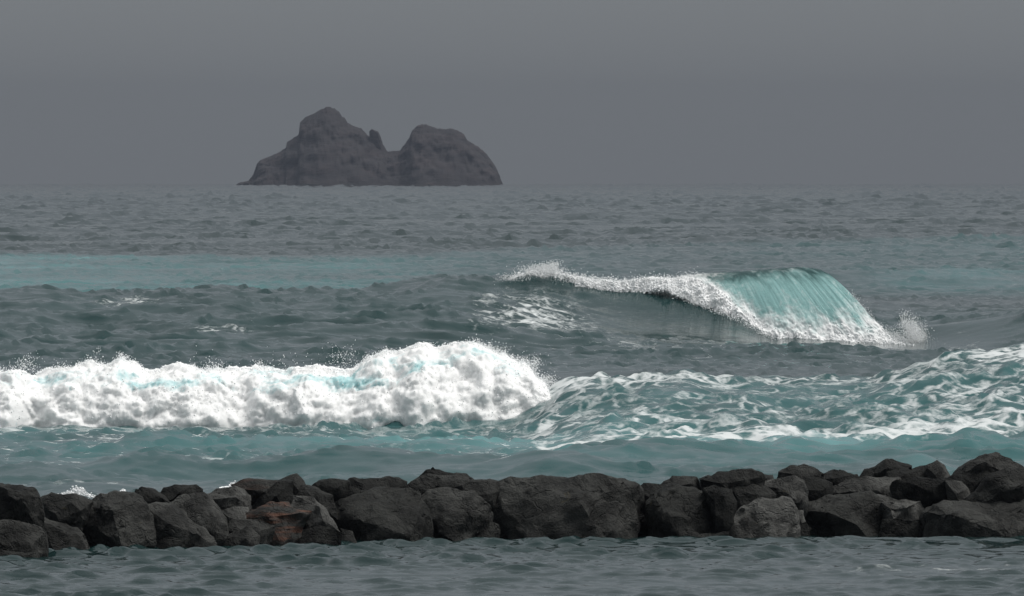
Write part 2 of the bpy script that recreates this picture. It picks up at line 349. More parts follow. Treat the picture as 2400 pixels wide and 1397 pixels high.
    o = mesh_np('sea', np.stack([XX, YY, Z], 1), grid_quads(r, c)[:, ::-1], M_SEA, attrs={'aeration': np.clip(aer, 0, 1), 'foam': np.clip(foam, 0, 1)})
    tag(o, 'choppy grey green sea with foam streaks reaching the horizon', kind='structure')
    return o
WATERLINE = [(-400, 1330), (0, 1312), (90, 1304), (120, 1296), (300, 1290), (500, 1287), (700, 1281), (1000, 1272), (1500, 1263), (1700, 1267), (2000, 1255), (2200, 1258), (2400, 1265), (2900, 1270)]
build_sea()

# ------------------------------------------------------------------ islet on the horizon
ISL = [(170, 690), (185, 680), (200, 665), (260, 655), (290, 620), (310, 585), (330, 520), (350, 498), (420, 470), (500, 435), (545, 402), (553, 362), (580, 345), (640, 305), (646, 268), (650, 215), (690, 175), (750, 150), (810, 115), (855, 97), (880, 97), (940, 130), (965, 172), (985, 178), (1010, 220), (1050, 240), (1110, 260), (1135, 285), (1168, 318), (1250, 345), (1280, 390), (1305, 433), (1350, 428), (1400, 425), (1430, 385), (1470, 330), (1490, 275), (1530, 240), (1565, 227), (1600, 232), (1680, 260), (1740, 265), (1785, 258), (1830, 275), (1880, 300), (1900, 345), (1970, 385), (2030, 430), (2080, 490), (2120, 550), (2145, 610), (2160, 680), (2175, 692)]
YI = 7000.0
def build_islet():
    p = np.array(ISL, float); ppx = 500 + p[:, 0] / 3.2; ppy = 220 + p[:, 1] / 3.2
    n, rws = 420, 56
    pxs = np.linspace(ppx[0], ppx[-1], n)
    hs = np.interp(pxs, ppx, zpx(ppy, YI))
    vs = np.concatenate([-np.linspace(1, 0, 40) ** 1.2, np.linspace(0, 1, 17)[1:]])
    V = []
    for v in vs:
        for pxx, hh in zip(pxs, hs):
            X = xpx(pxx, YI); rel = min(1, max(0, (hh) / 50))
            hh = float(np.interp(pxx + 9 * min(1, abs(v) * 3) * noise.fractal(Vector((pxx * 0.03, v * 4, 1.3)), 0.8, 2.1, 3), ppx, zpx(ppy, YI)))
            half = 12 + 55 * rel ** 0.8
            k = 1 - abs(v) ** (1.35)
            z = -3 + (hh + 3) * k
            q = Vector((X * 0.05, v * half * 0.05, z * 0.05))
            e = (1 - abs(v)) * abs(v) * 4
            rg = noise.fractal(q * 1.5, 0.9, 2.1, 5)
            st = noise.noise(Vector((X * 0.02 + z * 0.02, 3.1, (z - X * 0.35) * 0.22)))
            y = YI + v * half - e * (rg * 5 + st * 3.5)
            z2 = z + e * 1.6 * rg + (noise.noise(Vector((X * 0.5, v * 9, 0))) * 0.5 if abs(v) < 0.3 else 0)
            V.append((X, y, z2))
    o = mesh_np('rocky_islet', V, grid_quads(len(vs), n), M_ISLET, smooth=False)
    tag(o, 'bare brown rocky islet with two humps on the hazy horizon', 'islet')
    def crag(name, pts, dep, label=None):
        P = [(500 + a / 3.2, 220 + b_ / 3.2) for a, b_ in pts]
        bm = bmesh.new()
        for a, b_ in P:
            for dy, k in ((-dep, 0.8), (0, 1.0), (dep, 0.8)):
                cx = sum(q[0] for q in P) / len(P)
                bm.verts.new((xpx(cx + (a - cx) * k, YI - 8), YI - 8 + dy + random.uniform(-1, 1), zpx(b_, YI - 8) - (1 - k) * 4))
        bmesh.ops.convex_hull(bm, input=bm.verts[:])
        bmesh.ops.subdivide_edges(bm, edges=bm.edges[:], cuts=2, use_grid_fill=True)
        for v in bm.verts: v.co += Vector(noise.noise_vector(v.co * 0.4)) * 0.7
        me = bpy.data.meshes.new(name); bm.to_mesh(me); bm.free(); me.materials.append(M_ISLET)
        c = bpy.data.objects.new(name, me); col.objects.link(c); c.parent = o
        return c
    crag('pinnacle', [(1168, 420), (1170, 280), (1190, 262), (1240, 285), (1252, 340), (1285, 430)], 4.0)
    crag('low_ledge', [(172, 700), (190, 672), (255, 660), (300, 670), (330, 700)], 6.0)
build_islet()

# ------------------------------------------------------------------ breakwater boulders
# (outline in a 3x enlargement of the photograph, panel offset, pale, rust, label)
R = []
def rk(off, pts, label, pale=0.0, rust=0.0, dep=1.0, low=False): R.append((off, pts, label, pale, rust, dep, low))
A, B, C = 0, 800, 1600
rk(A, [(-90, 380), (0, 400), (60, 405), (240, 430), (290, 490), (330, 600), (300, 660), (150, 700), (-90, 700)], 'large weathered dark boulder at the low splash-side end of the breakwater', 0.05)
rk(A, [(290, 500), (370, 458), (520, 480), (560, 510), (640, 520), (610, 600), (560, 680), (520, 720), (330, 700), (300, 560)], 'flat-topped grey boulder below the foam splash behind the rocks', 0.10)
rk(A, [(-90, 670), (0, 680), (140, 655), (240, 690), (300, 740), (330, 890), (100, 895), (-90, 880)], 'smooth dark boulder below the large weathered boulder', 0.06, low=True)
rk(A, [(-90, 830), (0, 845), (120, 868), (260, 905), (180, 945), (-90, 950)], 'low black wet rock awash at the end of the breakwater', 0.0, low=True)
rk(A, [(290, 660), (330, 645), (540, 690), (600, 740), (690, 830), (690, 875), (400, 895), (320, 880), (280, 740)], 'sloping grey brown boulder under the overhanging boulder', 0.10, low=True)
rk(A, [(545, 640), (600, 560), (720, 470), (800, 448), (930, 440), (1000, 500), (1060, 620), (1080, 760), (1000, 820), (880, 830), (740, 830), (620, 730)], 'big overhanging boulder with a dark hollow below it', 0.10, dep=1.2)
rk(A, [(970, 460), (1010, 435), (1090, 450), (1150, 480), (1220, 500), (1200, 580), (1050, 580)], 'small dark stone between the overhanging boulder and a rounded cap stone', 0.04)
rk(A, [(1110, 470), (1160, 430), (1230, 410), (1370, 408), (1410, 440), (1415, 490), (1280, 530), (1160, 520)], 'rounded dark cap stone on top of leaning slabs', 0.0)
rk(A, [(1190, 540), (1270, 485), (1430, 478), (1530, 570), (1595, 640), (1590, 690), (1530, 775), (1470, 780), (1340, 700), (1260, 620)], 'smooth grey slab leaning towards the rust-brown boulder', 0.12)
rk(A, [(1040, 560), (1110, 550), (1260, 590), (1340, 650), (1430, 690), (1500, 790), (1500, 860), (1330, 870), (1100, 800), (1020, 740)], 'tilted smooth grey boulder beside the leaning slab', 0.11)
rk(A, [(880, 865), (1000, 840), (1080, 780), (1140, 735), (1290, 730), (1340, 770), (1400, 860), (1200, 890), (1000, 890)], 'low dark rock at the waterline below the tilted grey boulder', 0.03, low=True)
rk(A, [(1430, 480), (1500, 460), (1560, 425), (1650, 410), (1770, 470), (1770, 530), (1640, 580), (1560, 600), (1500, 570)], 'rounded pale grey boulder near the crest of the breakwater', 0.28)
rk(A, [(1640, 410), (1720, 378), (1830, 375), (1930, 390), (1920, 470), (1780, 500), (1700, 460)], 'dark brown crest stone behind the rounded pale boulder', 0.05, 0.2)
rk(A, [(1720, 565), (1800, 460), (1870, 400), (1920, 380), (2040, 385), (2060, 480), (1980, 570), (1850, 570)], 'black angular block above the rust-brown boulder', 0.0)
rk(A, [(1960, 375), (2080, 340), (2120, 410), (2120, 470), (2050, 490), (1990, 440)], 'square-topped stone standing up from the crest', 0.06)
rk(A, [(2050, 440), (2120, 415), (2200, 430), (2320, 490), (2350, 580), (2240, 580), (2090, 520)], 'grey sloping stone behind the pale curved rock', 0.08)
rk(A, [(2210, 420), (2250, 390), (2330, 375), (2440, 385), (2460, 480), (2300, 490)], 'small rounded black stone on the crest by a long flat dark boulder', 0.0)
rk(A, [(2010, 510), (2080, 480), (2200, 490), (2270, 560), (2350, 630), (2385, 675), (2350, 730), (2280, 690), (2180, 610), (2050, 560)], 'pale curved rock arching over a black hollow', 0.34)
rk(A, [(1620, 680), (1730, 600), (1900, 520), (1990, 520), (2170, 590), (2110, 690), (2000, 790), (1900, 840), (1780, 790), (1640, 720)], 'rust-brown layered boulder, the only reddish one', 0.14, 1.0)
rk(A, [(1560, 590), (1640, 560), (1740, 570), (1760, 640), (1660, 690), (1590, 660)], 'small pale grey block wedged beside the rust-brown boulder', 0.34)
rk(A, [(1500, 865), (1540, 760), (1640, 740), (1760, 705), (1820, 770), (1880, 850), (1700, 880)], 'low dark grey rock at the waterline below the rust-brown boulder', 0.07, low=True)
rk(A, [(1560, 720), (1640, 645), (1800, 640), (1920, 700), (1910, 840), (1760, 800)], 'grey olive boulder tucked under the rust-brown boulder', 0.12)
rk(A, [(1930, 850), (2060, 740), (2200, 700), (2320, 700), (2390, 800), (2380, 860), (2100, 870)], 'dark filler rock added in the shaded hollow under the pale curved rock', 0.0, dep=0.5, low=True)  # shadow cavity put in as a filler rock in the darkest tone
rk(B, [(-30, 520), (130, 470), (300, 432), (470, 430), (560, 450), (585, 600), (585, 720), (560, 830), (380, 830), (100, 830), (-20, 800), (-60, 650)], 'huge black block with a sheer dark face', 0.0, dep=1.3, low=True)
rk(B, [(30, 400), (70, 360), (330, 350), (440, 390), (440, 440), (300, 470), (180, 490), (60, 470)], 'long flat dark boulder on the crest behind the huge black block', 0.05)
rk(B, [(-60, 460), (0, 405), (60, 400), (180, 450), (160, 500), (20, 530)], 'little black stone under the long flat dark boulder', 0.0)
rk(B, [(540, 352), (590, 285), (680, 272), (740, 300), (850, 330), (1000, 355), (1005, 390), (880, 410), (720, 400), (600, 390)], 'dark wedge-shaped stone forming the highest point mid breakwater', 0.0)
rk(B, [(450, 425), (560, 352), (620, 332), (740, 345), (890, 385), (850, 450), (770, 470), (600, 470)], 'grey rounded boulder directly under the wedge-shaped stone', 0.10)
rk(B, [(570, 480), (620, 435), (800, 420), (940, 440), (960, 480), (1040, 550), (1050, 620), (980, 700), (920, 800), (830, 830), (640, 830), (590, 660)], 'large blocky boulder with a wet speckled grey face', 0.09, dep=1.1, low=True)
rk(B, [(790, 410), (880, 382), (1090, 390), (1110, 450), (1060, 560), (950, 530), (840, 480)], 'smooth brown grey boulder between the wet speckled boulder and the widest boulder', 0.10)
rk(B, [(1020, 545), (1110, 410), (1150, 375), (1220, 350), (1290, 368), (1470, 350), (1630, 350), (1780, 362), (1870, 345), (1930, 355), (2050, 405), (2075, 460), (2070, 560), (2030, 700), (1960, 830), (1700, 830), (1400, 830), (1150, 820), (1100, 680)], 'widest craggy boulder with yellow lichen patches', 0.04, dep=1.1, low=True)
rk(B, [(820, 830), (880, 690), (940, 630), (1000, 620), (1090, 690), (1120, 830)], 'triangular dark rock leaning on the wet speckled boulder', 0.05, dep=0.8, low=True)
rk(B, [(1340, 810), (1410, 700), (1470, 685), (1540, 700), (1630, 810)], 'low domed grey rock at the foot of the widest boulder', 0.11, low=True)
rk(B, [(120, 770), (370, 690), (380, 745), (200, 810)], 'thin slab leaning against the huge black block', 0.05, low=True)
rk(B, [(170, 835), (250, 770), (360, 755), (420, 835)], 'small pale wedge rock at the waterline below the thin slab', 0.22, low=True)
rk(B, [(-40, 835), (-10, 700), (80, 730), (130, 810), (110, 840)], 'small rounded rock at the foot of the huge black block', 0.10, low=True)
rk(B, [(2070, 440), (2130, 400), (2240, 410), (2300, 480), (2280, 560), (2150, 580), (2090, 520)], 'dark stone filling the gap beside the widest boulder', 0.04)
rk(C, [(-235, 520), (-200, 460), (-100, 430), (0, 420), (60, 430), (190, 450), (240, 520), (258, 700), (210, 770), (0, 790), (-180, 790), (-240, 660)], 'upright black boulder with a paler flat side', 0.02, dep=1.2, low=True)
rk(C, [(-190, 410), (-60, 365), (0, 350), (90, 355), (140, 410), (130, 460), (0, 470), (-170, 460)], 'flat dark stone lying on the upright black boulder', 0.07)
rk(C, [(120, 360), (250, 340), (300, 315), (400, 308), (470, 310), (550, 355), (560, 400), (400, 440), (320, 460), (160, 440)], 'long low black boulder on the crest', 0.0)
rk(C, [(150, 440), (230, 420), (330, 450), (360, 530), (350, 600), (290, 680), (250, 690), (235, 560), (200, 490)], 'narrow dark boulder between the upright boulder and the pale ridged boulder', 0.03)
rk(C, [(330, 480), (345, 415), (500, 395), (590, 415), (640, 480), (610, 560), (520, 560), (390, 560)], 'dark rounded boulder above the pale ridged boulder', 0.02)
rk(C, [(545, 365), (570, 335), (630, 340), (650, 380), (600, 410)], 'tiny dark stone on the crest', 0.05)
rk(C, [(500, 400), (650, 360), (780, 345), (850, 375), (880, 450), (870, 540), (810, 600), (740, 600), (660, 520), (600, 440)], 'pale grey brown slanting boulder near the crest', 0.22)
rk(C, [(625, 365), (680, 310), (760, 280), (850, 265), (920, 285), (995, 325), (960, 390), (820, 400), (690, 390)], 'broad rounded boulder on top of the pale slanting boulder', 0.08)
rk(C, [(870, 370), (960, 335), (1060, 305), (1130, 297), (1220, 325), (1265, 385), (1180, 450), (1040, 450), (920, 430)], 'dark humped boulder beside the broad rounded boulder', 0.03)
rk(C, [(780, 420), (870, 370), (1030, 405), (1020, 460), (900, 510), (840, 510)], 'black stone in the gap under the humped boulder', 0.0)
rk(C, [(1230, 330), (1290, 300), (1350, 270), (1420, 222), (1470, 230), (1590, 280), (1600, 370), (1430, 390), (1270, 380)], 'pointed triangular dark boulder on the crest', 0.03)
rk(C, [(1410, 355), (1440, 310), (1500, 290), (1720, 268), (1760, 320), (1760, 390), (1430, 400)], 'flat black boulder before the pointed triangular boulder', 0.02)
rk(C, [(1710, 275), (1790, 222), (1840, 260), (1885, 320), (1870, 390), (1770, 400), (1735, 340)], 'grey spike-topped stone standing on the crest', 0.16)
rk(C, [(1870, 300), (1940, 290), (2000, 260), (2080, 200), (2140, 184), (2220, 186), (2290, 220), (2370, 280), (2340, 360), (2180, 380), (2000, 370), (1890, 350)], 'tall smooth grey boulder, highest of the breakwater', 0.09)
rk(C, [(1850, 360), (1960, 310), (2060, 290), (2170, 300), (2170, 370), (2060, 440), (1990, 460), (1920, 430)], 'dark jagged stone below the tall smooth boulder', 0.0)
rk(C, [(1990, 450), (2160, 330), (2300, 300), (2420, 270), (2520, 300), (2520, 540), (2100, 550), (2010, 520)], 'sloping dark boulder above the great flat slab', 0.07, dep=1.1)
rk(C, [(1475, 420), (1520, 365), (1780, 360), (1850, 375), (1930, 440), (1965, 510), (1900, 580), (1740, 600), (1660, 560), (1530, 510)], 'black block between the pale broken boulder and the great flat slab', 0.0)
rk(C, [(1850, 375), (1960, 385), (2000, 440), (2030, 510), (1980, 540), (1900, 480)], 'small pale stone beside the sloping dark boulder', 0.26)
rk(C, [(930, 500), (1060, 410), (1260, 360), (1500, 365), (1530, 430), (1540, 510), (1400, 560), (1180, 560), (980, 540)], 'pale flat-topped boulder behind the broken-edged boulder', 0.22)
rk(C, [(785, 570), (810, 510), (950, 480), (1120, 480), (1230, 450), (1300, 450), (1400, 500), (1430, 640), (1430, 790), (1100, 800), (900, 790), (850, 680)], 'massive dark boulder with a ridged peak at the waterline', 0.02, dep=1.2, low=True)
rk(C, [(1330, 470), (1400, 490), (1560, 490), (1670, 505), (1698, 570), (1690, 640), (1620, 695), (1520, 690), (1420, 660), (1360, 560)], 'pale broken-edged rock jutting from the massive ridged boulder', 0.36)
rk(C, [(268, 715), (340, 620), (420, 560), (500, 495), (560, 485), (630, 500), (690, 480), (750, 530), (785, 590), (770, 700), (710, 790), (560, 790), (400, 770)], 'pale ridged boulder shaped like a fin', 0.30, low=True)
rk(C, [(770, 590), (850, 585), (875, 650), (830, 700), (780, 680)], 'small pale knob of rock beside the fin-shaped boulder', 0.32)
rk(C, [(310, 805), (440, 745), (520, 725), (650, 745), (770, 770), (640, 815), (420, 820)], 'low dark rock at the waterline before the fin-shaped boulder', 0.06, low=True)
rk(C, [(-60, 805), (-20, 740), (310, 735), (325, 800), (100, 820), (-50, 820)], 'flat low slab at the foot of the upright black boulder', 0.10, low=True)
rk(C, [(1710, 590), (1780, 540), (1950, 510), (2400, 485), (2520, 490), (2520, 830), (2200, 820), (1900, 800), (1760, 800), (1700, 640)], 'great flat slab with a pale top and black front', 0.05, dep=1.5, low=True)
rk(C, [(1380, 800), (1420, 660), (1560, 680), (1700, 650), (1760, 800)], 'dark rock in the hollow under the pale broken-edged rock', 0.0, dep=0.5, low=True)  # shallow rock in the darkest tone of the shared material
rk(C, [(740, 800), (780, 700), (870, 660), (910, 720), (900, 800)], 'dark rock between the fin-shaped boulder and the massive ridged boulder', 0.0, dep=0.5, low=True)  # also shallow and darkest-toned, set between the two boulders

def hull_object(name, pts, seed, voxel=0.055, amp=1.0):
    bm = bmesh.new()
    for p in pts: bm.verts.new(p)
    bmesh.ops.convex_hull(bm, input=bm.verts[:])
    bmesh.ops.delete(bm, geom=[v for v in bm.verts if not v.link_faces], context='VERTS')
    bmesh.ops.remove_doubles(bm, verts=bm.verts[:], dist=0.03)
    bmesh.ops.dissolve_limit(bm, angle_limit=math.radians(7), verts=bm.verts[:], edges=bm.edges[:])
    bmesh.ops.triangulate(bm, faces=bm.faces[:])
    for _ in range(6):
        es = [e for e in bm.edges if e.calc_length() > voxel * 2.2]
        if not es: break
        bmesh.ops.subdivide_edges(bm, edges=es, cuts=1); bmesh.ops.triangulate(bm, faces=[f for f in bm.faces if len(f.verts) > 3])
    bmesh.ops.recalc_face_normals(bm, faces=bm.faces[:])
    me2 = bpy.data.meshes.new(name); bm.to_mesh(me2); bm.free()
    o = bpy.data.objects.new(name, me2); col.objects.link(o)
    n = len(me2.vertices); co = np.empty(n * 3, np.float32); me2.vertices.foreach_get('co', co); co = co.reshape(-1, 3)
    no = np.empty(n * 3, np.float32); me2.vertex_normals.foreach_get('vector', no); no = no.reshape(-1, 3)
    off = Vector((seed * 7.31, seed * 3.17, seed * 1.93))
    d = np.empty(n, np.float32)
    for i in range(n):
        p = Vector(co[i]) + off
        a = noise.fractal(p * 1.4, 0.7, 2.2, 6); rg = noise.ridged_multi_fractal(p * 0.9, 0.8, 2.2, 4, 1.0, 2.0)
        cell = noise.voronoi(p * 2.1 + Vector(noise.noise_vector(p * 1.4)) * 0.5)[0]
        d[i] = 0.085 * a - 0.06 * rg + 0.04 + 0.07 * (cell[0] - 0.3) + 0.02 * noise.noise(p * 8.0)
    co += no * (d * amp)[:, None]
    ed = np.empty(len(me2.edges) * 2, np.int32); me2.edges.foreach_get('vertices', ed); ed = ed.reshape(-1, 2)
    for _ in range(2):                     # pull single stray points back into the surface
        sm = np.zeros_like(co); ct = np.zeros(n)
        for q, p in ((0, 1), (1, 0)):
            np.add.at(sm, ed[:, q], co[ed[:, p]]); np.add.at(ct, ed[:, q], 1)
        av = sm / np.maximum(ct, 1)[:, None]; bad = np.linalg.norm(co - av, axis=1) > 0.055
        co[bad] = av[bad]
    me2.vertices.foreach_set('co', co.ravel()); me2.polygons.foreach_set('use_smooth', np.ones(len(me2.polygons), bool))
    me2.update(); me2.set_sharp_from_angle(angle=math.radians(32)); me2.materials.append(M_ROCK)
    return o
def build_rocks():
    for idx, (off, pts, label, pale, rust, dep, low) in enumerate(R):
        r = random.Random(100 + idx)
        P = np.array([(off + a / 3.0, 1000 + b / 3.0) for a, b in pts])
        cx = P[:, 0].mean(); yf = ydist(curve(cx, WATERLINE))
        bot, top = P[:, 1].max(), P[:, 1].min()
        wm = np.ptp(P[:, 0]) / F * yf; hm = np.ptp(P[:, 1]) / F * yf
        D = max(0.45, min(0.95 * wm, 1.5 * hm)) * dep; D = min(D, 2.0)
        zb = max(0.0, zpx(bot, yf))
        Yc = yf + 0.15 + D * 0.42 + zb * 1.75
        X = xpx(P[:, 0], Yc); Z = zpx(P[:, 1], Yc); xc, zc = X.mean(), Z.mean(); X = xc + (X - xc) * 1.09
        zmid = (Z.max() + Z.min()) / 2
        if low: Z = np.where(Z < zmid - 0.15 * hm, Z - 0.45, Z)
        else: Z = np.where(Z < zc, Z - 0.12 - 0.10 * hm, Z)
        pv = []
        cut = D * r.uniform(0.12, 0.30)
        for i in range(len(X)):
            dx, dz = X[i] - xc, Z[i] - zc
            pv.append((X[i], Yc - cut * r.uniform(0.2, 1.0), Z[i]))
            k = r.uniform(0.88, 1.0); pv.append((xc + dx * k, Yc + D * r.uniform(0.25, 0.45), zc + dz * k - 0.05 * hm))
        a0 = r.uniform(0, 6.28); nf = r.choice((3, 3, 4, 5))
        for q in range(nf):
            an = a0 + q * 6.283 / nf + r.uniform(-0.35, 0.35); k = r.uniform(0.35, 0.75)
            pv.append((xc + math.cos(an) * k * wm * 0.45, Yc - D * r.uniform(0.36, 0.55), (Z.max() + Z.min()) / 2 + math.sin(an) * k * np.ptp(Z) * 0.45))
        big = wm > 1.5
        o = hull_object('boulder', pv, idx + 1, 0.05 if big else 0.042, 1.0 if big else min(1.0, 0.35 + 0.5 * wm))
        c = Vector((float(xc), float(Yc), float(min(Z))))
        o.data.transform(Matrix.Translation(-c)); o.location = c
        o['pale'] = float(min(1.0, pale * 2.0)); o['rust'] = float(rust)
        tag(o, label, 'boulder', 'boulders of the breakwater')
    # the same breakwater running on past both ends of the view
    for k, (px, row) in enumerate([(p_, r_) for p_ in (-170, -330, -490, -650, 2600, 2770, 2930, 3090, 3250) for r_ in (0, 1)]):
        r = random.Random(700 + k); yf = ydist(curve(px, WATERLINE)); Yc = yf + 0.7 + 1.5 * row
        s = Vector((r.uniform(0.65, 0.9), r.uniform(0.6, 0.8), r.uniform(0.55, 0.7))); pv = []
        for _ in range(15):
            v = Vector((r.gauss(0, 1), r.gauss(0, 1), r.gauss(0, 1))).normalized(); pv.append((v.x * s.x, v.y * s.y, v.z * s.z))
        o = hull_object('boulder', pv, 300 + k, 0.06, 1.0)
        o.location = (xpx(px, Yc) + r.uniform(-0.2, 0.2), Yc, 0.15 + 0.5 * row); o['pale'] = r.uniform(0, 0.15); o['rust'] = 0.0
        tag(o, 'angular dark boulder where the breakwater runs on past the other stones', 'boulder', 'boulders further along the breakwater')
    # armour stones inside the pile, seen only through the gaps
    for k, px in enumerate(np.arange(-120, 2560, 125)):
        r = random.Random(900 + k); yf = ydist(curve(px, WATERLINE)); Yc = yf + 2.7 + r.uniform(-0.2, 0.2)
        s = Vector((0.85, 1.1, 0.62)); pv = []
        for _ in range(26):
            v = Vector((r.gauss(0, 1), r.gauss(0, 1), r.gauss(0, 1))).normalized(); pv.append((v.x * s.x, v.y * s.y, v.z * s.z))
        o = hull_object('boulder', pv, 200 + k, 0.09, 1.0)
        o.location = (xpx(px, Yc), Yc, 0.22); o['pale'] = 0.0; o['rust'] = 0.0
        tag(o, 'dark armour stone inside the breakwater, glimpsed through gaps between boulders', 'boulder', 'stones inside the breakwater')
build_rocks()

# ------------------------------------------------------------------ white water
ICO_T = (1 + 5 ** 0.5) / 2
ICO_V = np.array([(-1, ICO_T, 0), (1, ICO_T, 0), (-1, -ICO_T, 0), (1, -ICO_T, 0), (0, -1, ICO_T), (0, 1, ICO_T), (0, -1, -ICO_T), (0, 1, -ICO_T), (ICO_T, 0, -1), (ICO_T, 0, 1), (-ICO_T, 0, -1), (-ICO_T, 0, 1)]) / math.hypot(1, ICO_T)
ICO_F = np.array([(0, 11, 5), (0, 5, 1), (0, 1, 7), (0, 7, 10), (0, 10, 11), (1, 5, 9), (5, 11, 4), (11, 10, 2), (10, 7, 6), (7, 1, 8), (3, 9, 4), (3, 4, 2), (3, 2, 6), (3, 6, 8), (3, 8, 9), (4, 9, 5), (2, 4, 11), (6, 2, 10), (8, 6, 7), (9, 8, 1)])
OCT_V = np.array([(1, 0, 0), (-1, 0, 0), (0, 1, 0), (0, -1, 0), (0, 0, 1), (0, 0, -1)], float)
OCT_F = np.array([(0, 2, 4), (2, 1, 4), (1, 3, 4), (3, 0, 4), (2, 0, 5), (1, 2, 5), (3, 1, 5), (0, 3, 5)])
def blobs(name, P, Rr, mat, parent, ico=False, stretch=0.5, attrs0=None):
    P = np.asarray(P, float); Rr = np.asarray(Rr, float); n = len(P)
    BV, BF = (ICO_V, ICO_F) if ico else (OCT_V, OCT_F)
    q = rng.normal(size=(n, 4)); q /= np.linalg.norm(q, axis=1)[:, None]; a, b, c, d = q.T
    Rm = np.stack([1 - 2 * (c * c + d * d), 2 * (b * c - a * d), 2 * (b * d + a * c), 2 * (b * c + a * d), 1 - 2 * (b * b + d * d), 2 * (c * d - a * b), 2 * (b * d - a * c), 2 * (c * d + a * b), 1 - 2 * (b * b + c * c)], 1).reshape(n, 3, 3)
    S = 1 + stretch * rng.uniform(-1, 1, (n, 1, 3)); J = 1 + 0.25 * rng.uniform(-1, 1, (n, len(BV), 1))
    V = np.einsum('nij,nkj->nki', Rm, BV[None] * S * J) * Rr[:, None, None] + P[:, None, :]
    Fc = BF[None] + (np.arange(n) * len(BV))[:, None, None]
    o = mesh_np(name, V.reshape(-1, 3), Fc.reshape(-1, 3), mat, parent, smooth=ico, attrs={'aeration': np.zeros(n * len(BV))})
    o['kind'] = 'stuff'; return o
def thing(name, label, cat, loc):
    o = bpy.data.objects.new(name, None); col.objects.link(o); o.location = loc; o.empty_display_size = 0.5
    return tag(o, label, cat)
def child(o, parent):
    o.parent = parent; o.matrix_parent_inverse = Matrix.Translation(-Vector(parent.location)); return o

